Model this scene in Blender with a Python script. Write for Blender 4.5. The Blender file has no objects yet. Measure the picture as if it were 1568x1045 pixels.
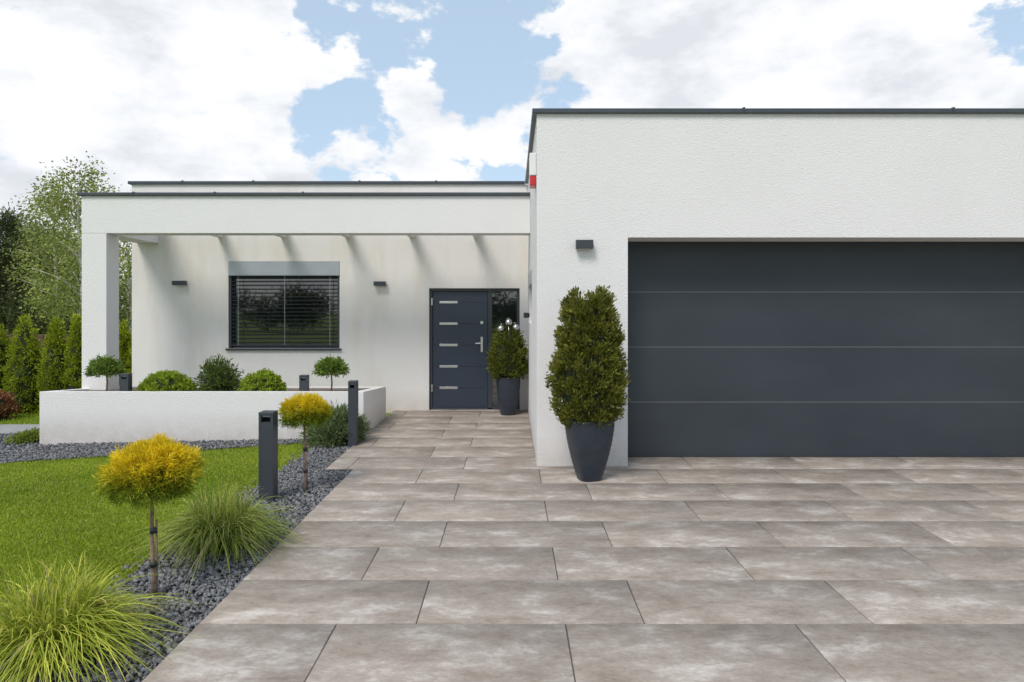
import bpy, math, random
import numpy as np
from mathutils import Vector, Matrix
rng=np.random.default_rng(7); random.seed(7)
scene=bpy.context.scene
COL=scene.collection

# ------------------------------------------------------------------ materials
def new_mat(name):
    m=bpy.data.materials.new(name); m.use_nodes=True
    nt=m.node_tree; b=nt.nodes['Principled BSDF']; return m,nt,b
def N(nt,t,**kw):
    n=nt.nodes.new(t)
    for k,v in kw.items():
        if k in n.inputs: n.inputs[k].default_value=v
        else: setattr(n,k,v)
    return n
def ramp(nt,stops):
    r=nt.nodes.new('ShaderNodeValToRGB'); e=r.color_ramp.elements
    while len(e)<len(stops): e.new(.5)
    for i,(p,c) in enumerate(stops):
        e[i].position=p; e[i].color=(*c,1) if len(c)==3 else c
    return r
def simple(name,col,rough=.5,metal=0,var=.08,scale=8,bump=0,bscale=200,spec=.5):
    m,nt,b=new_mat(name); L=nt.links
    tc=N(nt,'ShaderNodeTexCoord'); n=N(nt,'ShaderNodeTexNoise',Scale=scale,Detail=6)
    L.new(tc.outputs['Object'],n.inputs['Vector'])
    a=tuple(c*(1-var) for c in col); c2=tuple(min(1,c*(1+var)) for c in col)
    r=ramp(nt,[(.3,a),(.7,c2)]); L.new(n.outputs['Fac'],r.inputs['Fac']); L.new(r.outputs['Color'],b.inputs['Base Color'])
    b.inputs['Roughness'].default_value=rough; b.inputs['Metallic'].default_value=metal
    b.inputs['Specular IOR Level'].default_value=spec
    if bump:
        n2=N(nt,'ShaderNodeTexNoise',Scale=bscale,Detail=4); L.new(tc.outputs['Object'],n2.inputs['Vector'])
        bp=N(nt,'ShaderNodeBump',Strength=.6,Distance=bump); L.new(n2.outputs['Fac'],bp.inputs['Height']); L.new(bp.outputs['Normal'],b.inputs['Normal'])
    return m
def stucco(name,col=(.80,.785,.78),dirt=True,stain=0.0):
    m,nt,b=new_mat(name); L=nt.links
    g=N(nt,'ShaderNodeNewGeometry'); sx=N(nt,'ShaderNodeSeparateXYZ'); L.new(g.outputs['Position'],sx.inputs[0])
    n=N(nt,'ShaderNodeTexNoise',Scale=.9,Detail=8,Roughness=.6); L.new(g.outputs['Position'],n.inputs['Vector'])
    r=ramp(nt,[(.3,tuple(c*.965 for c in col)),(.7,col)]); L.new(n.outputs['Fac'],r.inputs['Fac'])
    mr=N(nt,'ShaderNodeMapRange'); mr.inputs['From Min'].default_value=.35; mr.inputs['From Max'].default_value=-.05
    n3=N(nt,'ShaderNodeTexNoise',Scale=5,Detail=8,Roughness=.7); L.new(g.outputs['Position'],n3.inputs['Vector'])
    L.new(sx.outputs['Z'],mr.inputs['Value'])
    mu=N(nt,'ShaderNodeMath',operation='MULTIPLY'); L.new(mr.outputs[0],mu.inputs[0]); L.new(n3.outputs['Fac'],mu.inputs[1])
    mx=N(nt,'ShaderNodeMix',data_type='RGBA'); L.new(mu.outputs[0],mx.inputs[0]); L.new(r.outputs['Color'],mx.inputs[6]); mx.inputs[7].default_value=(.44,.38,.32,1)
    out=mx.outputs[2]
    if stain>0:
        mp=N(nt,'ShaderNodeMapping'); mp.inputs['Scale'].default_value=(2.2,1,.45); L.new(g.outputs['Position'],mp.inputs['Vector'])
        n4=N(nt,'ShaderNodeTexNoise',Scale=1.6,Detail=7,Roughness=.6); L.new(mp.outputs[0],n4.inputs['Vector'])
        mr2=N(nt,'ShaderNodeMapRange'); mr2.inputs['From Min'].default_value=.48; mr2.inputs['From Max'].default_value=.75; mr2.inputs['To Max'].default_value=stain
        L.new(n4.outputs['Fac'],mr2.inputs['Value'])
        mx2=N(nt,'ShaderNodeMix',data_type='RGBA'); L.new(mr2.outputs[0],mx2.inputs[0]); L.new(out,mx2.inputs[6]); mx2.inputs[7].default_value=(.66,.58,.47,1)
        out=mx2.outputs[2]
    L.new(out,b.inputs['Base Color'])
    b.inputs['Roughness'].default_value=.9; b.inputs['Specular IOR Level'].default_value=.2
    n2=N(nt,'ShaderNodeTexNoise',Scale=75,Detail=4,Roughness=.65); L.new(g.outputs['Position'],n2.inputs['Vector'])
    bp=N(nt,'ShaderNodeBump',Strength=.9,Distance=.012); L.new(n2.outputs['Fac'],bp.inputs['Height']); L.new(bp.outputs['Normal'],b.inputs['Normal'])
    return m
M_ST=stucco('white_stucco'); M_STB=stucco('white_stucco_weathered_shaded',(.79,.768,.74),stain=.42)  # pergola wall copy: weather stains, and warm shadow tone put into its colour
M_ANTH=simple('anthracite_metal',(.040,.047,.058),.42,var=.06,scale=3)
M_CAP=simple('roof_flashing',(.060,.070,.082),.4,.3,var=.1)
M_BLACK=simple('black_metal',(.022,.024,.028),.45)
M_STEEL=simple('brushed_steel',(.6,.6,.6),.28,1,var=.05)
M_CASS=simple('shutter_box',(.34,.375,.41),.45,var=.05,scale=3)
M_SLAT=simple('blind_slat',(.05,.056,.065),.35,.2)
M_POT=simple('pot_plastic',(.024,.032,.046),.42,var=.15,scale=12)
M_SOIL=simple('soil',(.16,.13,.10),.95,var=.4,scale=30,bump=.02,bscale=30)
M_BARK=simple('bark',(.22,.155,.11),.9,var=.4,scale=25,bump=.01,bscale=60)
M_BIRCH=simple('birch_bark',(.55,.52,.47),.8,var=.4,scale=6)
M_WHITE=simple('white_plastic',(.75,.75,.75),.35,var=.02)
M_RED=simple('red_plastic',(.55,.02,.02),.25,var=.05)
M_PATH=simple('concrete_slab',(.30,.30,.30),.85,var=.1,bump=.003)
M_FENCE=simple('fence_wood',(.14,.085,.05),.85,var=.3,scale=10)
M_JOINT=simple('joint_sand',(.09,.08,.07),.95)
M_SEAL=simple('door_seam',(.15,.16,.17),.4,var=.05)
M_BED=simple('gravel_bed',(.06,.062,.066),.95,var=.4,scale=40,bump=.01,bscale=60)
M_CORE=simple('shaded_inner_foliage',(.018,.028,.008),.95,var=.4,scale=20)  # solid dark core: inner leaves, with crown shade put into the colour
M_TIE=simple('tie_band',(.02,.02,.02),.6)
M_GLASS,nt,b=new_mat('window_glass')
n=N(nt,'ShaderNodeTexNoise',Scale=1.2); r=ramp(nt,[(0,(.006,.008,.010)),(1,(.014,.017,.02))])
nt.links.new(n.outputs['Fac'],r.inputs['Fac']); nt.links.new(r.outputs['Color'],b.inputs['Base Color'])
b.inputs['Roughness'].default_value=.02; b.inputs['IOR'].default_value=2.2; b.inputs['Specular IOR Level'].default_value=.5
n=N(nt,'ShaderNodeTexNoise',Scale=.8); bp=N(nt,'ShaderNodeBump',Strength=.15,Distance=.02)
nt.links.new(n.outputs['Fac'],bp.inputs['Height']); nt.links.new(bp.outputs['Normal'],b.inputs['Normal'])
M_GD,nt,b=new_mat('garage_door_paint'); g=N(nt,'ShaderNodeNewGeometry')
mp=N(nt,'ShaderNodeMapping'); mp.inputs['Scale'].default_value=(.6,1,1.3); nt.links.new(g.outputs['Position'],mp.inputs[0])
n=N(nt,'ShaderNodeTexNoise',Scale=1.5,Detail=7,Roughness=.6); nt.links.new(mp.outputs[0],n.inputs['Vector'])
r=ramp(nt,[(.3,(.029,.037,.046)),(.7,(.040,.049,.059))]); nt.links.new(n.outputs['Fac'],r.inputs['Fac']); nt.links.new(r.outputs['Color'],b.inputs['Base Color'])
b.inputs['Roughness'].default_value=.46; b.inputs['Specular IOR Level'].default_value=.4
n2=N(nt,'ShaderNodeTexNoise',Scale=350,Detail=2); nt.links.new(g.outputs['Position'],n2.inputs['Vector'])
bp=N(nt,'ShaderNodeBump',Strength=.3,Distance=.001); nt.links.new(n2.outputs['Fac'],bp.inputs['Height']); nt.links.new(bp.outputs['Normal'],b.inputs['Normal'])
def leafmat(name,trans=.3,rough=.55):
    m,nt,b=new_mat(name); L=nt.links
    a=N(nt,'ShaderNodeAttribute',attribute_name='Col')
    L.new(a.outputs['Color'],b.inputs['Base Color']); b.inputs['Roughness'].default_value=rough; b.inputs['Specular IOR Level'].default_value=.25
    t=N(nt,'ShaderNodeBsdfTranslucent'); L.new(a.outputs['Color'],t.inputs['Color'])
    mx=N(nt,'ShaderNodeMixShader',Fac=trans); L.new(b.outputs[0],mx.inputs[1]); L.new(t.outputs[0],mx.inputs[2])
    L.new(mx.outputs[0],nt.nodes['Material Output'].inputs['Surface']); return m
M_LEAF=leafmat('foliage'); M_GRASSB=leafmat('grass_blades',.35,.45)
M_STONE,nt,b=new_mat('slate_chippings'); a=N(nt,'ShaderNodeAttribute',attribute_name='Col')
n=N(nt,'ShaderNodeTexNoise',Scale=120,Detail=4); r=ramp(nt,[(.3,(.7,.7,.7)),(.7,(1.2,1.2,1.2))]); nt.links.new(n.outputs['Fac'],r.inputs['Fac'])
mx=N(nt,'ShaderNodeMix',data_type='RGBA',blend_type='MULTIPLY'); mx.inputs[0].default_value=1
nt.links.new(a.outputs['Color'],mx.inputs[6]); nt.links.new(r.outputs['Color'],mx.inputs[7]); nt.links.new(mx.outputs[2],b.inputs['Base Color']); b.inputs['Roughness'].default_value=.7
M_LAWN,nt,b=new_mat('lawn'); g=N(nt,'ShaderNodeNewGeometry')
n=N(nt,'ShaderNodeTexNoise',Scale=1.2,Detail=10,Roughness=.7); nt.links.new(g.outputs['Position'],n.inputs['Vector'])
r=ramp(nt,[(.3,(.11,.17,.018)),(.7,(.19,.27,.03))]); nt.links.new(n.outputs['Fac'],r.inputs['Fac']); nt.links.new(r.outputs['Color'],b.inputs['Base Color']); b.inputs['Roughness'].default_value=.9
n2=N(nt,'ShaderNodeTexNoise',Scale=60,Detail=5); nt.links.new(g.outputs['Position'],n2.inputs['Vector'])
bp=N(nt,'ShaderNodeBump',Strength=.8,Distance=.03); nt.links.new(n2.outputs['Fac'],bp.inputs['Height']); nt.links.new(bp.outputs['Normal'],b.inputs['Normal'])
# tiles
M_TILE,nt,b=new_mat('concrete_look_tile'); L=nt.links
g=N(nt,'ShaderNodeNewGeometry'); a=N(nt,'ShaderNodeAttribute',attribute_name='Col')
vm=N(nt,'ShaderNodeVectorMath',operation='MULTIPLY_ADD'); L.new(a.outputs['Color'],vm.inputs[0]); vm.inputs[1].default_value=(37,53,29); L.new(g.outputs['Position'],vm.inputs[2])
mp=N(nt,'ShaderNodeMapping'); mp.inputs['Scale'].default_value=(1,1.7,1); L.new(vm.outputs[0],mp.inputs[0])
n1=N(nt,'ShaderNodeTexNoise',Scale=2.6,Detail=13,Roughness=.72,Distortion=.15); L.new(mp.outputs[0],n1.inputs['Vector'])
r1=ramp(nt,[(.32,(.225,.184,.152)),(.45,(.300,.254,.216)),(.54,(.350,.304,.264)),(.61,(.45,.405,.362)),(.70,(.55,.51,.468))]); L.new(n1.outputs['Fac'],r1.inputs['Fac'])
n2=N(nt,'ShaderNodeTexNoise',Scale=26,Detail=9,Roughness=.82); L.new(mp.outputs[0],n2.inputs['Vector'])
r2=ramp(nt,[(.32,(.78,.77,.76)),(.5,(1.0,1.0,1.0)),(.68,(1.2,1.2,1.2))]); L.new(n2.outputs['Fac'],r2.inputs['Fac'])
mx=N(nt,'ShaderNodeMix',data_type='RGBA',blend_type='MULTIPLY'); mx.inputs[0].default_value=1; L.new(r1.outputs['Color'],mx.inputs[6]); L.new(r2.outputs['Color'],mx.inputs[7])
sp=N(nt,'ShaderNodeSeparateXYZ'); L.new(a.outputs['Color'],sp.inputs[0])
mr=N(nt,'ShaderNodeMapRange'); mr.inputs['To Min'].default_value=.90; mr.inputs['To Max'].default_value=1.08; L.new(sp.outputs[0],mr.inputs['Value'])
vs=N(nt,'ShaderNodeVectorMath',operation='SCALE'); L.new(mx.outputs[2],vs.inputs[0]); L.new(mr.outputs[0],vs.inputs['Scale'])
L.new(vs.outputs[0],b.inputs['Base Color']); b.inputs['Roughness'].default_value=.65; b.inputs['Specular IOR Level'].default_value=.25
bp=N(nt,'ShaderNodeBump',Strength=.35,Distance=.002); L.new(n2.outputs['Fac'],bp.inputs['Height']); L.new(bp.outputs['Normal'],b.inputs['Normal'])

# ------------------------------------------------------------------ mesh helpers
def mk(name,verts,faces,mat,smooth=False):
    me=bpy.data.meshes.new(name); me.from_pydata([tuple(v) for v in verts],[],faces); me.update()
    if smooth: me.polygons.foreach_set('use_smooth',[True]*len(me.polygons))
    me.materials.append(mat); o=bpy.data.objects.new(name,me); COL.objects.link(o); return o
def arr_mesh(name,V,F,C,mat):
    me=bpy.data.meshes.new(name); n=len(V); m,k=F.shape
    me.vertices.add(n); me.vertices.foreach_set('co',np.ascontiguousarray(V,dtype=np.float32).ravel())
    me.loops.add(m*k); me.loops.foreach_set('vertex_index',np.ascontiguousarray(F,dtype=np.int32).ravel())
    me.polygons.add(m); me.polygons.foreach_set('loop_start',np.arange(0,m*k,k,dtype=np.int32)); me.polygons.foreach_set('loop_total',np.full(m,k,dtype=np.int32))
    me.update(calc_edges=True)
    if C is not None:
        at=me.color_attributes.new('Col','FLOAT_COLOR','POINT')
        c4=np.ones((n,4),dtype=np.float32); c4[:,:3]=C; at.data.foreach_set('color',c4.ravel())
    me.materials.append(mat); o=bpy.data.objects.new(name,me); COL.objects.link(o); return o
def box_vf(x0,x1,y0,y1,z0,z1,off=0):
    v=[(x0,y0,z0),(x1,y0,z0),(x1,y1,z0),(x0,y1,z0),(x0,y0,z1),(x1,y0,z1),(x1,y1,z1),(x0,y1,z1)]
    f=[(0,3,2,1),(4,5,6,7),(0,1,5,4),(1,2,6,5),(2,3,7,6),(3,0,4,7)]
    return v,[tuple(i+off for i in q) for q in f]
def boxes(name,lst,mat,bevel=0):
    V=[];F=[]
    for bx in lst:
        v,f=box_vf(*bx,off=len(V)); V+=v; F+=f
    o=mk(name,V,F,mat)
    if bevel:
        md=o.modifiers.new('b','BEVEL'); md.width=bevel; md.segments=2
    return o
def group(name,loc,parts):
    e=bpy.data.objects.new(name,None); e.location=loc; e.empty_display_size=.2; COL.objects.link(e)
    for p in parts:
        p.parent=e; p.matrix_parent_inverse=Matrix.Translation(-Vector(loc))
    return e
def tube(path,radii,seg=8):
    V=[];F=[];path=[Vector(p) for p in path]
    for i,p in enumerate(path):
        d=(path[min(i+1,len(path)-1)]-path[max(i-1,0)]).normalized()
        a=d.orthogonal().normalized() if abs(d.z)<.9 else Vector((1,0,0)).cross(d).normalized(); b2=d.cross(a)
        for s in range(seg):
            t=2*math.pi*s/seg; V.append(p+(a*math.cos(t)+b2*math.sin(t))*radii[i])
    for i in range(len(path)-1):
        for s in range(seg):
            s2=(s+1)%seg; F.append((i*seg+s,i*seg+s2,(i+1)*seg+s2,(i+1)*seg+s))
    F.append(tuple(range(seg))[::-1]); F.append(tuple((len(path)-1)*seg+s for s in range(seg)))
    return V,F
def tubes(name,lst,mat,seg=8):
    V=[];F=[]
    for p,r_ in lst:
        v,f=tube(p,r_,seg); o=len(V); V+=v; F+=[tuple(i+o for i in q) for q in f]
    return mk(name,V,F,mat,True)
def lathe(name,prof,cx,cy,mat,seg=40,expo=2,rot=0,cap=True):
    V=[];F=[]
    for r_,z in prof:
        for s in range(seg):
            t=2*math.pi*s/seg; c,sn=math.cos(t),math.sin(t)
            k=(abs(c)**expo+abs(sn)**expo)**(-1/expo)
            x,y=r_*k*c,r_*k*sn; V.append((cx+x*math.cos(rot)-y*math.sin(rot),cy+x*math.sin(rot)+y*math.cos(rot),z))
    for i in range(len(prof)-1):
        for s in range(seg):
            s2=(s+1)%seg; F.append((i*seg+s,i*seg+s2,(i+1)*seg+s2,(i+1)*seg+s))
    if cap:
        F.append(tuple(range(seg))[::-1]); F.append(tuple((len(prof)-1)*seg+s for s in range(seg)))
    return mk(name,V,F,mat,True)
def nrm(a): return a/np.maximum(np.linalg.norm(a,axis=-1,keepdims=True),1e-9)
def leaf_quads(P,D,L,W):
    n=len(P); R=rng.normal(size=(n,3)); S=nrm(np.cross(D,R)); U=np.cross(S,D)
    L=L[:,None]; W=W[:,None]
    V=np.stack([P,P+D*L*.5+S*W*.5+U*L*.06,P+D*L,P+D*L*.5-S*W*.5+U*L*.06],1)
    return V.reshape(-1,3),np.arange(n*4).reshape(n,4)
def foliage(name,C,O,n,spread,L,W,c1,c2,up=.5,jit=.5,mat=None,shade=None,mul=.25):
    K=len(C); idx=np.repeat(np.arange(K),n); m=len(idx)
    off=rng.normal(size=(m,3))*spread
    P=C[idx]+off
    D=nrm(O[idx]*.8+np.array([0,0,up])+rng.normal(size=(m,3))*jit+off/np.maximum(spread,1e-6)*.25)
    l=L*rng.uniform(.6,1.3,m); w=W*rng.uniform(.7,1.3,m)
    V,F=leaf_quads(P,D,l,w)
    t=rng.beta(2,2,K)[idx]*.65+rng.uniform(0,.35,m)
    c1=np.array(c1);c2=np.array(c2); col=c1+(c2-c1)*t[:,None]
    col*=(1-mul+2*mul*rng.uniform(0,1,K)[idx])[:,None]
    if shade is not None: col=shade(P,col)
    return arr_mesh(name,V,F,np.repeat(col,4,axis=0),mat or M_LEAF)
def sph(K,zmin=-1):
    d=nrm(rng.normal(size=(K*4,3))); d=d[d[:,2]>zmin][:K]; return d

# ------------------------------------------------------------------ terrain
def gz(x):
    x=np.asarray(x,dtype=float)
    return np.where(x>-2.0,-.035,np.where(x<-6.3,-.125,-.035+(x+2.0)/4.3*.09))
xs=[-400,-120,-40,-20,-12,-9,-6.3,-5,-4,-3,-2.48,-2.0,-1.5,0,5,9.2,15,40,120,400]; ys=[-400,-120,-40,-12,-2,2,4,6,8,10,12,16,40,120,400]
V=[];F=[]
for y in ys:
    for x in xs: V.append((x,y,float(gz(x))-.012 if x<=-1.6 else -.06))
nx=len(xs)
for j in range(len(ys)-1):
    for i in range(nx-1): F.append((j*nx+i,j*nx+i+1,(j+1)*nx+i+1,(j+1)*nx+i))
mk('ground',V,F,M_LAWN)
def yedge(x): 
    return 8.05+.26*np.maximum(np.asarray(x)+6.3,0)-.03*np.maximum(np.asarray(x)+6.3,0)*np.maximum(-2.48-np.asarray(x),0)*.3
V=[];F=[]
def strip(ptsA,ptsB):
    o=len(V); n_=len(ptsA)
    V.extend(ptsA); V.extend(ptsB)
    for i in range(n_-1): F.append((o+i,o+i+1,o+n_+i+1,o+n_+i))
Y=np.linspace(-6,9.2,20)
strip([(-2.48,y,float(gz(-2.48))+.0) for y in Y][::-1],[(-1.68,y,float(gz(-1.68))+.0) for y in Y][::-1])
X=np.linspace(-6.3,-2.48,16)
strip([(x,float(yedge(x)),float(gz(x))) for x in X],[(x,9.25,float(gz(x))) for x in X])
strip([(x,8.05,float(gz(x))) for x in (-20,-6.3)],[(x,10.0,float(gz(x))) for x in (-20,-6.3)])
mk('gravel_bed',V,F,M_BED)
def stone_pts():
    out=[]
    def dens(x0,x1,y0,y1,d):
        n_=int((x1-x0)*(y1-y0)*d); return np.c_[rng.uniform(x0,x1,n_),rng.uniform(y0,y1,n_)]
    out.append(dens(-2.50,-1.69,1.5,5.5,3000)); out.append(dens(-2.50,-1.69,5.5,7.3,2500)); out.append(dens(-2.50,-2.0,7.3,9.2,2200))
    p=dens(-6.4,-2.5,7.9,9.2,1900); out.append(p[p[:,1]>yedge(p[:,0])-.02])
    out.append(dens(-9,-6.4,8.03,10.0,1200))
    out.append(dens(-2.62,-2.48,2.5,8.8,220))
    return np.concatenate(out)
P=stone_pts(); n=len(P)
base=np.array([(1,0,0),(0,1,0),(-1,0,0),(0,-1,0),(.15,.1,.75),(-.1,.1,-.7)]); 
bf=np.array([(0,1,4),(1,2,4),(2,3,4),(3,0,4),(1,0,5),(2,1,5),(3,2,5),(0,3,5)])
sc=rng.uniform(.009,.024,n)*(1+.3*(rng.uniform(0,1,n)<.2))
B=base[None]*(1+rng.uniform(-.35,.35,(n,6,3))); B=B+rng.normal(size=(n,6,3))*.15
ax=nrm(rng.normal(size=(n,3))+np.array([0,0,1.2])); 
t1=nrm(np.cross(ax,rng.normal(size=(n,3)))); t2=np.cross(ax,t1)
Vs=(B[:,:,0:1]*t1[:,None]+B[:,:,1:2]*t2[:,None]*.8+B[:,:,2:3]*ax[:,None]*.7)*sc[:,None,None]
ctr=np.c_[P,gz(P[:,0])+rng.uniform(.002,.022,n)]
Vs=(Vs+ctr[:,None]).reshape(-1,3); Fs=(bf[None]+np.arange(n)[:,None,None]*6).reshape(-1,3)
br=rng.uniform(.08,.26,n); tint=rng.uniform(-.08,.08,n)
Cs=np.stack([br*(.98+tint),br*.99,br*(1.03-tint)],1)
arr_mesh('gravel',Vs,Fs,np.repeat(Cs,6,axis=0),M_STONE)
# lawn blades
LG1=np.array([.16,.25,.016]); LG2=np.array([.42,.51,.045])
n=180000
Yb=3.0+6.2*rng.uniform(0,1,n)**1.0; Xb=-2.45-rng.uniform(0,1,n)*(np.maximum(Yb*.86-2.3,.6))
ok=(Yb<yedge(Xb)+.01)&(Xb>-9)&(Xb<-2.49+.025*np.sin(Yb*9)+.02*np.sin(Yb*23)); Xb=Xb[ok];Yb=Yb[ok]
n=len(Xb)
P=np.c_[Xb,Yb,gz(Xb)-.012]; D=nrm(np.c_[rng.normal(size=(n,2))*.75,np.ones(n)])
V,F=leaf_quads(P,D,rng.uniform(.02,.042,n),rng.uniform(.004,.007,n)*(1+.12*(Yb-3)))
patch=.5+.5*np.sin(Xb*1.9+np.sin(Yb*1.1)*2)*np.sin(Yb*2.3+np.sin(Xb*1.7)*1.5)
p2=.5+.5*np.sin(Xb*7.1+np.sin(Yb*5.3)*2)*np.sin(Yb*8.3+np.sin(Xb*6.7)*1.5)
t=np.clip(rng.uniform(0,1,n)*.45+patch*.33+p2*.22,0,1)[:,None]
col=LG1*(1-t)+LG2*t
yl=rng.uniform(0,1,n)<.07; col[yl]=(.48,.44,.13)
arr_mesh('lawn_grass',V,F,np.repeat(col,4,axis=0),M_GRASSB)
n=14000; P=np.c_[rng.uniform(-12,-6.5,n),rng.uniform(10.8,12.6,n),np.full(n,-.137)]
V,F=leaf_quads(P,nrm(np.c_[rng.normal(size=(n,2))*.5,np.ones(n)]),rng.uniform(.03,.06,n),rng.uniform(.008,.012,n))
t=rng.uniform(0,1,(n,1)); arr_mesh('lawn_grass',V,F,np.repeat(LG1*(1-t)+LG2*t,4,axis=0),M_GRASSB)
boxes('garden_path',[(-20+i*.8,-20+i*.8+.79,10.0,10.75,-.16,-.10) for i in range(16)],M_PATH,.004)

# ------------------------------------------------------------------ tiles
V=[];F=[];Cc=[]
def addtile(x0,x1,y0,y1,c):
    g_=.0035; x0+=g_;x1-=g_;y0+=g_;y1-=g_
    if x1-x0<.02 or y1-y0<.02: return
    e=.003; o=len(V); h=c[2]*.0015
    V.extend([(x0,y0,-.03),(x1,y0,-.03),(x1,y1,-.03),(x0,y1,-.03),(x0,y0,-e),(x1,y0,-e),(x1,y1,-e),(x0,y1,-e),(x0+e,y0+e,h),(x1-e,y0+e,h),(x1-e,y1-e,h),(x0+e,y1-e,h)])
    F.append((o+8,o+9,o+10,o+11))
    for a_ in (0,4):
        for i in range(4):
            j=(i+1)%4; F.append((o+a_+i,o+a_+j,o+a_+4+j,o+a_+4+i))
    Cc.extend([c]*12)
pitch=1.24
for k in range(-14,14):
    y0=3.7+.6*k; y1=y0+.6; offx=(-.52 if k%2==0 else -.95)
    regs=[]
    if y0<7.2: regs.append((-1.7,9.2,y0,y1))
    elif y0<7.85: regs.append((-2.0,9.2,y0,7.9))
    elif y0<11.6: regs.append((-2.0,.27,y0,min(y1,11.75)))
    for (a0,a1,b0,b1) in regs:
        i=-3
        while offx+i*pitch<a1:
            u0=max(offx+i*pitch,a0); u1=min(offx+(i+1)*pitch,a1); i+=1
            if u1>u0: addtile(u0,u1,b0,b1,tuple(rng.uniform(0,1,3)))
o=arr_mesh('paving_tiles',np.array(V),np.array(F),np.array(Cc),M_TILE)
boxes('paving_base',[(-1.69,9.19,-4.7,7.3,-.058,-.006),(-1.99,9.19,7.3,7.9,-.058,-.006),(-1.99,.27,7.9,11.75,-.058,-.006)],M_JOINT)

# ------------------------------------------------------------------ house
house=[]
def wall(name,axis,pos,u0,u1,z0,z1,holes,depth,mat,flip=False):
    us=sorted(set([u0,u1]+[h[0] for h in holes]+[h[1] for h in holes])); zs=sorted(set([z0,z1]+[h[2] for h in holes]+[h[3] for h in holes]))
    V=[];F=[]
    P=(lambda u,z,d=0:(u,pos+d,z)) if axis=='y' else (lambda u,z,d=0:(pos+d,u,z))
    for j,z in enumerate(zs):
        for u in us: V.append(P(u,z))
    nu=len(us)
    for j in range(len(zs)-1):
        for i in range(nu-1):
            cu=(us[i]+us[i+1])/2; cz=(zs[j]+zs[j+1])/2
            if any(h[0]<cu<h[1] and h[2]<cz<h[3] for h in holes): continue
            F.append((j*nu+i,j*nu+i+1,(j+1)*nu+i+1,(j+1)*nu+i))
    for (a,b_,c,d_) in holes:
        o=len(V); 
        for (u,z) in ((a,c),(b_,c),(b_,d_),(a,d_)): V.append(P(u,z)); V.append(P(u,z,depth))
        for i in range(4):
            j=(i+1)%4; F.append((o+2*i,o+2*j,o+2*j+1,o+2*i+1))
    w=mk(name,V,F,mat); house.append(w); return w
GX0,GY,H=.27,7.43,3.835; BY=11.6; GOX0,GOX1,GOZ=1.26,6.31,2.49
WX0,WX1,WZ0,WZ1=-4.82,-2.93,1.05,2.53; DX0,DX1,DZ=-1.41,.13,2.07; LX=-6.46
wall('garage_front_wall','y',GY,GX0,9.2,-.1,H,[(GOX0,GOX1,-.1,GOZ)],.52,M_ST)
wall('garage_side_wall','x',GX0,GY,BY,-.1,H,[(9.3,10.9,1.5,2.25)],.15,M_ST)
wall('garage_right_wall','x',9.2,GY,18,-.1,H,[],.1,M_ST)
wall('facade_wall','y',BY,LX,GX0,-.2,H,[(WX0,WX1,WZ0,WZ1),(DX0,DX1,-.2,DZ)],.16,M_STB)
wall('left_wall','x',LX,BY,18,-.2,H,[],.1,M_ST)
wall('rear_wall','y',18,LX,9.2,-.2,H,[],.1,M_ST)
house.append(mk('roof',[(LX,BY,H-.01),(GX0,BY,H-.01),(GX0,GY,H-.01),(9.2,GY,H-.01),(9.2,18,H-.01),(LX,18,H-.01)],[(0,1,2,3,4,5)],M_CAP))
t0,t1=H,H+.05
house.append(boxes('parapet_flashing',[(GX0-.05,9.25,GY-.04,GY+.25,t0,t1),(GX0-.05,GX0+.25,GY+.25,BY-.04,t0,t1),(LX-.05,GX0-.052,BY-.04,BY+.25,t0,t1),
  (LX-.05,LX+.2,BY+.25,18.05,t0,t1),(9.0,9.25,GY+.25,18.05,t0,t1),(LX+.2,9.0,17.85,18.05,t0,t1)]
  +[(x,x+.025,GY-.046,GY+.2,t1-.03,t1+.012) for x in (2.5,4.77,7.0)]+[(x,x+.03,BY-.046,BY+.2,t1-.03,t1+.012) for x in (-5.6,-4.4,-2.6,-1.3)],M_CAP,.004))
PY=10.1; PX0=-6.37; PZ0,PZ1=2.835,3.39
house.append(boxes('pergola_beam',[(PX0,GX0-.001,PY,PY+.30,PZ0,PZ1),(PX0,-6.0,PY+.301,BY-.002,PZ0-.002,PZ1)],M_ST,.006))
house.append(boxes('pergola_column',[(PX0+.001,-6.001,PY+.001,PY+.33,-.2,PZ0-.001)],M_ST,.006))
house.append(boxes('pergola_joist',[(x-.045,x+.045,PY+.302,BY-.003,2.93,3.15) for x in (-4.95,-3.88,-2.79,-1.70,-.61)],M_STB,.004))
house.append(boxes('pergola_flashing',[(PX0-.05,GX0-.002,PY-.04,PY+.33,PZ1,PZ1+.045),(PX0-.05,-5.97,PY+.33,BY-.045,PZ1,PZ1+.045)]+[(x,x+.03,PY-.046,PY+.2,PZ1+.01,PZ1+.055) for x in (-5.6,-4.4,-3.1)],M_CAP,.004))
gy=GY+.46
zz=[0.0,.637,1.273,1.909,2.55]
secs=[(GOX0+.005,GOX1-.005,gy,gy+.04,zz[i]+.004,zz[i+1]-.004) for i in range(4)]
house.append(boxes('garage_door_panels',secs,M_GD,.002))
house.append(boxes('garage_door_seam',[(GOX0+.006,GOX1-.006,gy+.0025,gy+.02,z-.0038,z+.0038) for z in zz[1:4]],M_SEAL))
house.append(boxes('garage_door_backing',[(GOX0+.003,GOX1-.003,gy+.041,gy+.05,-.02,2.52)],M_BLACK))
house.append(boxes('garage_door_bottom_seal',[(GOX0+.003,GOX1-.003,gy-.004,gy+.02,0.0,.012)],M_BLACK))
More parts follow.
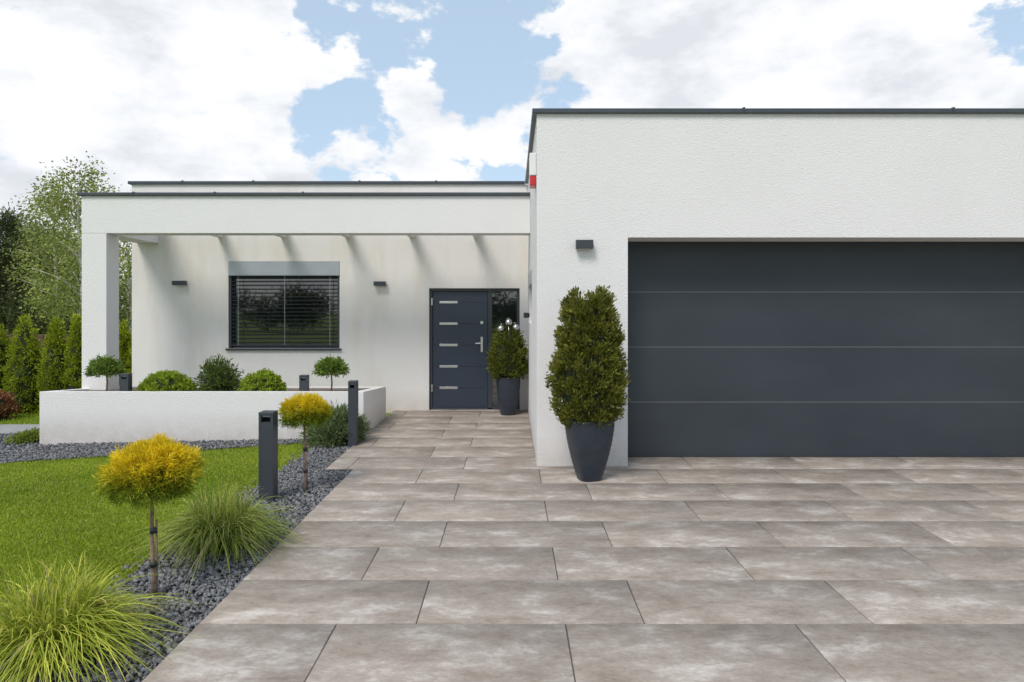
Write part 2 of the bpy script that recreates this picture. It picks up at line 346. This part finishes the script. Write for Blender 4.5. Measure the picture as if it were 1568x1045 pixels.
# window
wy=BY+.16
house.append(boxes('shutter_box',[(WX0+.004,WX1-.004,BY-.012,BY+.15,2.30,WZ1-.003),(WX0+.002,WX1-.002,BY-.02,BY+.13,2.285,2.299)],M_CASS,.003))
f=.05
house.append(boxes('window_frame',[(WX0+.002,WX0+f,wy-.07,wy,WZ0,2.284),(WX1-f,WX1-.002,wy-.07,wy,WZ0,2.284),(WX0+f,WX1-f,wy-.07,wy,WZ0,WZ0+f),(WX0+f,WX1-f,wy-.07,wy,2.234,2.284),
   (WX0+.003,WX0+.04,BY+.02,BY+.075,WZ0+.01,2.284),(WX1-.04,WX1-.003,BY+.02,BY+.075,WZ0+.01,2.284)],M_ANTH))
house.append(mk('window_glass',[(WX0,wy-.03,WZ0),(WX1,wy-.03,WZ0),(WX1,wy-.03,2.3),(WX0,wy-.03,2.3)],[(0,1,2,3)],M_GLASS))
house.append(boxes('window_sill',[(WX0-.03,WX1+.03,BY-.05,BY+.1,WZ0-.035,WZ0-.001)],M_ANTH,.003))
V=[];F=[]
z=2.26
while z>1.13:
    cy=BY+.05; hd=.036; o=len(V)
    z_=z+random.uniform(-.002,.002); tl=random.uniform(-.003,.003)
    prof=[(-hd,-.013),(-hd*.4,-.001),(hd*.4,.004),(hd,.005)]
    for x,dz in ((WX0+.045,tl),(WX1-.045,-tl)):
        for (py,pz) in prof: V.append((x,cy+py,z_+pz+dz))
    for k in range(3): F.append((o+k,o+4+k,o+5+k,o+k+1))
    z-=.0655
house.append(mk('blind_slats',V,F,M_SLAT))
house.append(boxes('blind_bottom_rail',[(WX0+.045,WX1-.045,BY+.02,BY+.08,1.09,1.11)],M_SLAT,.003))
house.append(boxes('blind_cords',[(x,x+.007,BY+.011,BY+.013,1.1,2.28) for x in (-4.66,-3.87,-3.10)],M_CASS))
house.append(mk('side_window_glass',[(GX0+.1,9.3,1.5),(GX0+.1,10.9,1.5),(GX0+.1,10.9,2.25),(GX0+.1,9.3,2.25)],[(0,1,2,3)],M_GLASS))
house.append(boxes('side_window_frame',[(GX0+.05,GX0+.12,9.3,9.36,1.5,2.25),(GX0+.05,GX0+.12,10.84,10.9,1.5,2.25),(GX0+.05,GX0+.12,9.36,10.84,1.5,1.56),(GX0-.01,GX0+.12,9.32,10.88,2.06,2.249)],M_CASS))
# front door
dy=BY+.06
M_DOOR=simple('door_paint',(.028,.040,.063),.38,var=.05,scale=3)
house.append(boxes('door_frame',[(DX0+.003,DX0+.05,dy,dy+.1,0,2.02),(DX0+.003,DX1-.003,dy,dy+.1,2.02,2.067),(-.41,-.34,dy,dy+.1,0,2.02),(DX1-.05,DX1-.003,dy,dy+.1,0,2.02),(DX0+.05,DX1-.05,dy,dy+.1,0.0,.03),(-.34,DX1-.05,dy+.02,dy+.09,.03,.10)],M_ANTH,.003))
house.append(boxes('door_leaf',[(DX0+.055,-.415,dy+.02,dy+.08,.035,2.015)],M_DOOR,.004))
bars=[1.833,1.467,1.10,.733,.367]
house.append(boxes('door_inlays',[(-1.24,-.93,dy+.012,dy+.019,z-.02,z+.02) for z in bars],M_STEEL,.002))
house.append(boxes('door_grooves',[(-.925,-.47,dy+.0165,dy+.0195,z-.004,z+.004) for z in bars]+[(DX0+.06,-1.245,dy+.0165,dy+.0195,z-.004,z+.004) for z in bars],M_BLACK))
house.append(boxes('door_handle',[(-.535,-.495,dy+.005,dy+.0195,.98,1.24),(-.522,-.508,dy-.045,dy+.005,1.125,1.139),(-.625,-.50,dy-.055,dy-.04,1.122,1.142),(-.54,-.49,dy+.004,dy+.0195,1.46,1.51),
   (DX0+.03,DX0+.055,dy-.01,dy-.001,1.78,1.9),(DX0+.03,DX0+.055,dy-.01,dy-.001,.3,.42)],M_STEEL,.003))
house.append(mk('sidelight_glass',[(-.34,dy+.05,.1),(DX1-.05,dy+.05,.1),(DX1-.05,dy+.05,2.02),(-.34,dy+.05,2.02)],[(0,1,2,3)],M_GLASS))
house.append(boxes('entry_recess_back',[(DX0,DX1,dy+.101,dy+.12,-.2,2.2)],M_BLACK))
group('modern_house',(0,BY,0),house)
def wall_lamp(x,z,y,w,h,d):
    a=boxes('housing',[(x-w/2,x+w/2,y-d,y-.02,z-h/2,z+h/2)],M_BLACK if w<.2 and h<.09 else M_ANTH,.004)
    c=boxes('mount',[(x-w*.3,x+w*.3,y-.021,y,z-h*.4,z+h*.35)],M_BLACK)
    l=boxes('lens',[(x-w*.35,x+w*.35,y-d*.8,y-d*.3,z-h/2-.003,z-h/2+.001)],M_WHITE)
    group('wall_lamp',(x,y,z),[a,c,l])
wall_lamp((278-784)/90,1.7+(475-434)/90,BY,.22,.075,.1)
wall_lamp((583-784)/90,1.7+(475-435)/90,BY,.2,.075,.1)
wall_lamp((894-784)/140.6,1.7+(475-375.5)/140.6,GY,.185,.095,.1)
a=boxes('housing',[(GX0-.09,GX0-.015,10.4,10.6,1.58,1.66)],M_BLACK,.004); c=boxes('mount',[(GX0-.016,GX0,10.44,10.56,1.59,1.65)],M_BLACK)
group('wall_lamp',(GX0,10.5,1.62),[a,c])
a=boxes('cover',[(GX0-.075,GX0,7.55,7.78,3.19,3.44)],M_WHITE,.01); c=boxes('strobe_lens',[(GX0-.070,GX0,7.56,7.77,3.08,3.189)],M_RED,.008)
group('alarm_siren',(GX0,7.66,3.2),[a,c])

# planter: rim falls gently towards the house
px0,px1,py0,py1=-6.37,-2.0,9.2,10.83; t=.12
def rz(y): return .60-.115*(y-py0)/(py1-py0)
V=[];F=[]
ring=[(px0,py0),(px1,py0),(px1,py1),(px0,py1)]; inn=[(px0+t,py0+t),(px1-t,py0+t),(px1-t,py1-t),(px0+t,py1-t)]
for (x,y) in ring: V+= [(x,y,-.25),(x,y,rz(y))]
for (x,y) in inn: V+= [(x,y,.3),(x,y,rz(y))]
for i in range(4):
    j=(i+1)%4
    F+=[(2*i,2*j,2*j+1,2*i+1),(2*i+1,2*j+1,8+2*j+1,8+2*i+1),(8+2*i+1,8+2*j+1,8+2*j,8+2*i)]
w=mk('planter_walls',V,F,M_ST); md=w.modifiers.new('b','BEVEL'); md.width=.006; md.segments=2
s=mk('planter_soil',[(x,y,rz(y)-.02) for (x,y) in inn],[(0,1,2,3)],M_SOIL)
group('garden_planter',(-4.2,10,0),[w,s])

# ------------------------------------------------------------------ plants
def sx(px,D): return (px-784)/1045*D
def column_conifer(name,x,y,z0,z1,prof,K,n,L,W,c1,c2,spread=.03,trunk=True,core=.8,lum=.09,up=.75,jit=.45):
    ts=np.array([p[0] for p in prof]); rs=np.array([p[1] for p in prof]); h=z1-z0
    t=rng.uniform(0,1,K*6); r=np.interp(t,ts,rs); keep=rng.uniform(0,rs.max(),K*6)<r+.03; t=t[keep][:K]; r=r[keep][:K]
    K=len(t); a=rng.uniform(0,2*np.pi,K)
    lump=1+lum*np.sin(a*3+t*9)*np.sin(t*14+a)+lum*.6*np.sin(a*7+t*31)+.05*rng.normal(size=K)
    rr=r*rng.uniform(.80,1.0,K)*lump
    C=np.c_[x+rr*np.cos(a),y+rr*np.sin(a),z0+t*h]
    O=np.c_[np.cos(a),np.sin(a),np.full(K,.2)+np.clip((t-.85)*6,0,1)]
    parts=[foliage('foliage',C,nrm(O),n,spread,L,W,c1,c2,up=up,jit=jit)]
    parts.append(lathe('shaded_inner_foliage',[(max(.01,float(np.interp(q,ts,rs))*core),z0+q*h*.95) for q in np.linspace(0.01,1,14)],x,y,M_CORE,18))
    return parts
X0,Y0=.765,6.85
def pot(x,y,h,rb,rt,expo=3.2,rot=.35):
    pr=[]
    for q in np.linspace(0,1,26):
        r_=rb+(rt-rb)*(1-(1-q)**1.6)
        pr.append((r_+(.003 if int(q*25)%2 else 0),q*h))
    pr+=[(rt+.006,h+.004),(rt+.004,h+.012),(rt-.02,h+.012),(rt-.025,h-.05)]
    return lathe('pot',pr,x,y,M_POT,56,expo,rot)
p=pot(X0+.01,Y0,.60,.105,.225)
prof=[(0,.14),(.06,.23),(.16,.315),(.32,.352),(.5,.335),(.7,.285),(.86,.24),(.95,.205),(1,.15)]
parts=column_conifer('t',X0,Y0,.51,1.87,prof,560,42,.044,.017,(.055,.072,.010),(.27,.27,.042),.022,core=.78,lum=.10)
tr=tubes('trunk',[([(X0,Y0,.45),(X0,Y0,1.5)],[.03,.012])],M_BARK)
group('potted_thuja',(X0,Y0,0),[p,tr]+parts)
X1,Y1=-.06,11.1
p=pot(X1,Y1,.60,.12,.19,2.4)
parts=column_conifer('t',X1,Y1,.60,1.40,[(0,.17),(.12,.26),(.35,.30),(.6,.27),(.85,.19),(1,.05)],330,22,.05,.02,(.06,.085,.011),(.21,.23,.035),.028,lum=.12)
st=tubes('stakes',[([(sx(q,11),10.95,1.1),(sx(q,11),10.95,zt)],[.005,.005]) for q,zt in ((767,1.40),(779,1.50),(790,1.42))],M_STEEL,6)
bl=[]
for q,zt in ((767,1.40),(779,1.50),(790,1.42)):
    bl.append(lathe('ball',[(max(.002,.055*math.sin(math.pi*k/12)),zt-.055*math.cos(math.pi*k/12)) for k in range(13)],sx(q,11),10.95,M_STEEL,20))
group('potted_conifer',(X1,Y1,0),[p,st]+parts+bl)

def globe_pine(x,y,zb,zc,R,Hh,K,n,L,W,gr=0.):
    d=sph(K,-.75); lump=1+.12*np.sin(d[:,0]*6+1)*np.sin(d[:,1]*7)+.06*rng.normal(size=len(d))
    C=d*np.array([R,R,Hh])*(rng.uniform(.7,.95,len(d))*lump)[:,None]+np.array([x,y,zc])
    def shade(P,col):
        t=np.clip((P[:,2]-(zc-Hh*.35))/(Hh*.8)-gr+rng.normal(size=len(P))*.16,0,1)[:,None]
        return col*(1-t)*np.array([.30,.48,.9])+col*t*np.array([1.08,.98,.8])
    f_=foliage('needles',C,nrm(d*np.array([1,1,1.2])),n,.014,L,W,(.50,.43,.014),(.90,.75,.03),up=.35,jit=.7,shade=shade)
    core=lathe('shaded_inner_foliage',[(max(.004,R*.66*math.sin(math.pi*k/10)),zc-Hh*.66*math.cos(math.pi*k/10)) for k in range(11)],x,y,M_CORE,18)
    br=[([(x,y,zb-.02),(x+.004,y,zb+.12),(x-.006,y,(zb+zc)/2),(x+.002,y,zc)],[.015,.013,.012,.010])]
    for k in range(9):
        a=k*.7; br.append(([(x,y,zc-Hh*.9),(x+R*.5*math.cos(a),y+R*.5*math.sin(a),zc-Hh*.2)],[.006,.003]))
    tr=tubes('stem',br,M_BARK); sk=tubes('support_stake',[([(x+.02,y+.012,zb-.02),(x+.018,y+.01,zb+(zc-zb)*.62)],[.006,.006])],M_BARK,6)
    ties=tubes('ties',[([(x+.005,y,zb+h),(x+.005,y,zb+h+.03)],[.022,.022]) for h in ((zc-zb)*.25,(zc-zb)*.52)],M_TIE,10)
    group('globe_pine_tree',(x,y,zb),[f_,core,tr,sk,ties])
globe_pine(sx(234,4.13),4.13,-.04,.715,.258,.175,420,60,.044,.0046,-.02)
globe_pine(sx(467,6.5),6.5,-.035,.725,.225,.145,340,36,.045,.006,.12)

def grass_tuft(x,y,n,R,Hh,c1,c2,w=.005,bias=(0,0)):
    a=rng.uniform(0,2*np.pi,n); lean=rng.beta(2,1.3,n); S=7
    ln=Hh*rng.uniform(.6,1.2,n); br_=R*.42*np.sqrt(rng.uniform(0,1,n)); a2=a+rng.normal(size=n)*.8
    base=np.c_[x+np.cos(a2)*br_,y+np.sin(a2)*br_,np.full(n,float(gz(x)))]
    out=np.c_[np.cos(a)+bias[0],np.sin(a)+bias[1],np.zeros(n)]+rng.normal(size=(n,3))*np.array([.35,.35,0])
    side=nrm(np.cross(out,[0,0,1.])+rng.normal(size=(n,3))*.45)
    curl=rng.normal(size=n)*.07
    Vv=np.zeros((n,S+1,2,3)); 
    for s in range(S+1):
        q=s/S
        hor=R*1.0*lean*(q**1.5); ver=ln*(q*(1.5+.2*(1-lean))-q**2.2*(.4+1.1*lean))
        p_=base+out*hor[:,None]+side*(curl*q*q)[:,None]+np.c_[np.zeros(n),np.zeros(n),np.maximum(ver,-.0+.01*q)]
        ww=w*rng.uniform(.95,1.05,n)*(.7+.3*min(1,q*3))*(1-q**3*.93)
        Vv[:,s,0]=p_+side*ww[:,None]; Vv[:,s,1]=p_-side*ww[:,None]
    idx=np.arange(n)[:,None]*(S+1)*2
    Fs=np.concatenate([np.concatenate([idx+2*s,idx+2*s+1,idx+2*s+3,idx+2*s+2],1) for s in range(S)])
    t=rng.uniform(0,1,(n,1))**1.2; col=np.array(c1)*(1-t)+np.array(c2)*t
    dry=rng.uniform(0,1,n)<.04; col[dry]=(.50,.40,.22)
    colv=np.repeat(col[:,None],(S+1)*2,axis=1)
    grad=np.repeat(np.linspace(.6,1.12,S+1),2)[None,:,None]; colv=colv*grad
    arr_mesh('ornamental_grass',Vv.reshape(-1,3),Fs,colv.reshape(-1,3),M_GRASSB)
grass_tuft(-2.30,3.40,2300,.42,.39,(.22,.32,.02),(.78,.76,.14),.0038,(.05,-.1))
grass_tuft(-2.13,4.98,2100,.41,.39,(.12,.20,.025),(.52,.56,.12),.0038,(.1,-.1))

def bush(name,x,y,zc,R,Hh,K,n,L,W,c1,c2,spread=.02,zmin=-.3,jit=.7,up=.3,stem=None,lumpy=.05):
    d=sph(K,zmin); C=d*np.array([R,R,Hh])*(rng.uniform(.82,1.0,len(d))*(1+lumpy*rng.normal(size=len(d))))[:,None]+np.array([x,y,zc])
    parts=[foliage('foliage',C,d,n,spread,L,W,c1,c2,up=up,jit=jit)]
    parts.append(lathe('shaded_inner_foliage',[(max(.004,R*.8*math.sin(math.pi*k/12)),zc-Hh*.8*math.cos(math.pi*k/12)) for k in range(13)],x,y,M_CORE,18))
    group(name,(x,y,zc-Hh),parts)
D=9.62
BX1=(.17,.26,.016);BX2=(.38,.48,.04)
bush('box_shrub',sx(256,D),D,.56,.36,.27,550,16,.028,.018,BX1,BX2,.012,lumpy=.02)
bush('box_shrub',sx(402,D),D,.55,.31,.285,450,16,.028,.018,BX1,BX2,.012,lumpy=.02)
bush('dwarf_spruce_shrub',sx(333,D),D+.05,.70,.25,.25,120,34,.05,.016,(.03,.06,.012),(.16,.22,.035),.035,zmin=-.9,lumpy=.16)
def weeper(x,y):
    K=260; d=sph(K,-.15); R=.20
    C=d*np.array([R,R,.17])*rng.uniform(.5,1.05,(len(d),1))+np.array([x,y,.84])
    f_=foliage('foliage',C,nrm(d*np.array([1,1,.3])),16,.018,.05,.016,(.07,.13,.018),(.26,.37,.06),up=-.15,jit=.6)
    br=[([(x,y,.48),(x+.012,y,.68),(x,y,.88)],[.012,.011,.009])]
    for k in range(10):
        a=k*.63; br.append(([(x,y,.86),(x+.12*math.cos(a),y+.12*math.sin(a),.93),(x+.2*math.cos(a),y+.2*math.sin(a),.80)],[.006,.004,.002]))
    group('weeping_standard_tree',(x,y,.5),[f_,tubes('stem',br,M_BARK)])
weeper(sx(163,9.6),9.6); weeper(sx(507,9.6),9.6)
bush('juniper_shrub',-2.28,8.85,.10,.30,.30,260,26,.075,.012,(.09,.14,.05),(.27,.34,.15),.03,zmin=-.4,lumpy=.15,jit=.5,up=.5)
bush('barberry_shrub',sx(-2,11.4),11.4,.02,.22,.24,100,20,.05,.03,(.17,.06,.03),(.32,.15,.07),.03,lumpy=.15)
bush('groundcover_plant',sx(42,9.4),9.4,-.09,.2,.09,90,16,.04,.02,(.12,.18,.02),(.3,.36,.06),.02)
for px,w_,top in ((-46,.30,1.62),(-4,.28,1.42),(39,.30,1.58),(86,.24,1.54),(119,.19,1.56),(150,.2,1.5),(187,.2,1.48),(214,.2,1.5),(-92,.30,1.6),(-138,.30,1.55)):
    x=sx(px,12.2); 
    parts=column_conifer('t',x,12.2,-.12,top,[(0,w_*.85),(.12,w_),(.38,w_*.95),(.6,w_*.78),(.8,w_*.5),(.93,w_*.22),(1,.015)],420,18,.05,.024,(.14,.21,.016),(.46,.52,.035),.026,core=.84,lum=.07)
    group('thuja_tree',(x,12.2,-.12),parts)
fb=[];x=-26.
while x<-6.9:
    fb.append((x,x+.11,13.3,13.32,-.15,1.22+random.uniform(-.01,.01))); x+=.125
fb+=[(-26,-6.9,13.33,13.37,.2,.28),(-26,-6.9,13.33,13.37,.95,1.03)]
boxes('wooden_fence',fb,M_FENCE)

def tree(name,x,y,h,R,z0c,K,n,L,W,c1,c2,kind='round',mat=M_BARK,spread=.3,up=.2,tr=.12):
    t=rng.uniform(0,1,K)
    if kind=='pine': r=R*(1-t)**.7*rng.uniform(.25,1,K)
    else: r=R*np.sqrt(np.clip(np.sin(np.pi*(t*.88+.08)),0,1))*rng.uniform(.2,1,K)**.6
    a=rng.uniform(0,2*np.pi,K)
    C=np.c_[x+r*np.cos(a),y+r*np.sin(a),z0c+t*(h-z0c)]; O=np.c_[np.cos(a),np.sin(a),np.full(K,.1)]
    f_=foliage('foliage',C,O,n,np.array([spread,spread,spread*(.8 if kind=='pine' else 1.4)]),L,W,c1,c2,up=up,jit=.7,mul=.45)
    br=[([(x,y,-.2),(x+.1,y,h*.4),(x-.05,y,h*.75),(x,y,h*.97)],[tr,tr*.75,tr*.4,.01])]
    for k in range(0,K,max(1,K//26)):
        c=C[k]; zb=max(.5,c[2]-.25*np.hypot(c[0]-x,c[1]-y)-.3); br.append(([(x,y,zb),((x+c[0])/2,(y+c[1])/2,(zb+c[2])/2+.08),tuple(c)],[tr*.3,tr*.18,.01]))
    group(name,(x,y,-.15),[f_,tubes('trunk',br,mat,6)])
BI1=(.13,.17,.035);BI2=(.38,.42,.12)
tree('birch_tree',sx(122,21),21,5.95,1.35,1.6,170,56,.09,.055,BI1,BI2,mat=M_BIRCH,spread=.16,up=-.5,tr=.08)
tree('birch_tree',sx(84,23),23,5.6,1.2,1.6,120,56,.09,.055,BI1,BI2,mat=M_BIRCH,spread=.16,up=-.5,tr=.07)
tree('birch_tree',sx(198,24),24,4.2,1.3,1.2,80,60,.10,.06,BI1,BI2,mat=M_BIRCH,spread=.2,up=-.5,tr=.08)
PI1=(.036,.054,.020);PI2=(.14,.165,.06)
for px,D_,h,R in ((12,27,5.4,1.7),(52,29,5.0,1.8),(-40,27,5.6,2.0),(-95,28,6.2,2.2),(-160,27,6,2.2),(88,26,4.4,1.9),(115,28,4.4,1.9),(-220,27,5.5,2)):
    tree('pine_tree',sx(px,D_),D_,h,R,.6,210,62,.16,.04,PI1,PI2,'pine',spread=.20,up=.35)
def woodland(x0,x1,y0,y1,K,hmin,hmax,n=130):
    xc=rng.uniform(x0,x1,K); yc=rng.uniform(y0,y1,K); hh=rng.uniform(hmin,hmax,K)
    Cs=[];Os=[]
    for i in range(K):
        m=16; d=sph(m,-.9); m=len(d)
        Cs.append(d*np.array([1.5,1.5,hh[i]*.42])*rng.uniform(.4,1,(m,1))+np.array([xc[i],yc[i],hh[i]*.55])); Os.append(d)
    return foliage('distant_trees',np.concatenate(Cs),np.concatenate(Os),n,.38,.26,.13,(.035,.055,.016),(.13,.16,.05),up=.2,jit=.7,mul=.4)
woodland(-40,-12,31,36,40,3.6,4.8,75)
woodland(-30,34,-34,-30,40,2.2,4.4,60)

def bollard(x,y,zb,h,w,d,slot=.09):
    pb=[(x-w/2,x-w/2+.022,y-d/2,y+d/2,zb,zb+h-.03),(x+w/2-.022,x+w/2,y-d/2,y+d/2,zb,zb+h-.03),
        (x-w/2+.022,x+w/2-.022,y-d/2+.002,y+d/2-.002,zb,zb+h-slot)]
    a=boxes('post',pb,M_ANTH); c=boxes('cap',[(x-w/2-.001,x+w/2+.001,y-d/2-.001,y+d/2+.001,zb+h-.029,zb+h)],M_ANTH,.003)
    l=boxes('lamp_lens',[(x-w/2+.024,x+w/2-.024,y-d/2+.02,y+d/2-.02,zb+h-.045,zb+h-.03)],M_CASS)
    bk=boxes('slot_back',[(x-w/2+.022,x+w/2-.022,y+d/2-.02,y+d/2-.003,zb+h-slot,zb+h-.046)],M_BLACK)
    b_=boxes('base_plate',[(x-w/2-.02,x+w/2+.02,y-d/2-.02,y+d/2+.02,zb,zb+.012)],M_ANTH)
    group('bollard_light',(x,y,zb),[a,c,l,b_,bk])
bollard(sx(411,6.2),6.2,-.03,.81,.13,.13)
bollard(sx(541,8.6),8.6,-.03,.84,.10,.13)
bollard(sx(193,9.45),9.45,.56,.26,.12,.10,.07)
bollard(sx(466,9.45),9.45,.56,.24,.11,.10,.07)

# ------------------------------------------------------------------ camera
cam=bpy.data.cameras.new('camera'); co=bpy.data.objects.new('camera',cam); COL.objects.link(co)
co.location=(0,0,1.7); co.rotation_euler=(math.radians(90),0,0); cam.lens=24; cam.sensor_width=36; cam.shift_y=-47.5/1568; cam.clip_end=2000
scene.camera=co
# ------------------------------------------------------------------ light
az=Vector((-.45,-.89,0)).normalized(); el=math.radians(50)
sd=Vector((az.x*math.cos(el),az.y*math.cos(el),math.sin(el)))
sl=bpy.data.lights.new('sun','SUN'); sl.energy=2.45; sl.angle=math.radians(22); sl.color=(1,.95,.89)
so=bpy.data.objects.new('sun',sl); COL.objects.link(so); so.rotation_euler=sd.to_track_quat('Z','Y').to_euler(); so.location=(0,0,20)
w=bpy.data.worlds.new('World'); scene.world=w; w.use_nodes=True; nt=w.node_tree; nt.nodes.clear(); L=nt.links
out=N(nt,'ShaderNodeOutputWorld'); sky=N(nt,'ShaderNodeTexSky'); sky.sky_type='NISHITA'; sky.sun_disc=False; sky.sun_elevation=el; sky.sun_rotation=math.atan2(az.x,az.y); sky.air_density=1.0; sky.dust_density=1.0
bg=N(nt,'ShaderNodeBackground',Strength=.15); L.new(sky.outputs[0],bg.inputs['Color'])
tc=N(nt,'ShaderNodeTexCoord'); nv=N(nt,'ShaderNodeVectorMath',operation='NORMALIZE'); L.new(tc.outputs['Generated'],nv.inputs[0])
mp=N(nt,'ShaderNodeMapping'); mp.inputs['Scale'].default_value=(1,1,1.6); mp.inputs['Location'].default_value=(.75,.2,.33); L.new(nv.outputs[0],mp.inputs[0])
nz=N(nt,'ShaderNodeTexNoise',Scale=10.0,Detail=14,Roughness=.57,Distortion=.1); L.new(mp.outputs[0],nz.inputs['Vector'])
am=N(nt,'ShaderNodeMapRange',clamp=False); am.inputs['From Min'].default_value=.32; am.inputs['From Max'].default_value=.68; am.inputs['To Min'].default_value=0; am.inputs['To Max'].default_value=1; L.new(nz.outputs['Fac'],am.inputs['Value'])
acc=am.outputs[0]
def blob(px,py,rpx,amp):
    global acc
    d=Vector(((px-784)/1045,1,(475-py)/1045)).normalized()
    dt=N(nt,'ShaderNodeVectorMath',operation='DOT_PRODUCT'); L.new(nv.outputs[0],dt.inputs[0]); dt.inputs[1].default_value=d
    mr=N(nt,'ShaderNodeMapRange',interpolation_type='SMOOTHSTEP'); mr.inputs['From Min'].default_value=math.cos(math.atan(rpx/1045)); mr.inputs['From Max'].default_value=1; mr.inputs['To Max'].default_value=amp
    L.new(dt.outputs['Value'],mr.inputs['Value'])
    ad=N(nt,'ShaderNodeMath',operation='ADD'); L.new(acc,ad.inputs[0]); L.new(mr.outputs[0],ad.inputs[1]); acc=ad.outputs[0]
blob(40,130,400,.50); blob(340,70,170,.22); blob(1150,80,330,.62); blob(1430,130,330,.40); blob(750,240,110,.30); blob(330,270,200,.28); blob(590,195,110,.20)
blob(640,60,200,-.10); blob(810,130,140,-.20); blob(840,10,110,-.12); blob(430,210,90,-.22); blob(1550,0,90,-.45)
mk_=N(nt,'ShaderNodeMapRange',interpolation_type='SMOOTHSTEP'); mk_.inputs['From Min'].default_value=.46; mk_.inputs['From Max'].default_value=.70; L.new(acc,mk_.inputs['Value'])
n2=N(nt,'ShaderNodeTexNoise',Scale=6,Detail=10,Roughness=.58); mp2=N(nt,'ShaderNodeMapping'); mp2.inputs['Location'].default_value=(3,1,.4); mp2.inputs['Scale'].default_value=(1,1,2); L.new(nv.outputs[0],mp2.inputs[0]); L.new(mp2.outputs[0],n2.inputs['Vector'])
rc=ramp(nt,[(.36,(.72,.75,.80)),(.48,(.88,.90,.935)),(.58,(1.0,1.0,1.0))]); L.new(n2.outputs['Fac'],rc.inputs['Fac'])
bc=N(nt,'ShaderNodeBackground',Strength=1.06); L.new(rc.outputs['Color'],bc.inputs['Color'])
bh=N(nt,'ShaderNodeBackground',Strength=1.0); bh.inputs['Color'].default_value=(.66,.83,1,1)
mh=N(nt,'ShaderNodeMixShader',Fac=.60); L.new(bg.outputs[0],mh.inputs[1]); L.new(bh.outputs[0],mh.inputs[2])
mx=N(nt,'ShaderNodeMixShader'); L.new(mk_.outputs[0],mx.inputs[0]); L.new(mh.outputs[0],mx.inputs[1]); L.new(bc.outputs[0],mx.inputs[2]); L.new(mx.outputs[0],out.inputs['Surface'])
scene.view_settings.view_transform='Standard'; scene.view_settings.look='None'; scene.view_settings.exposure=0
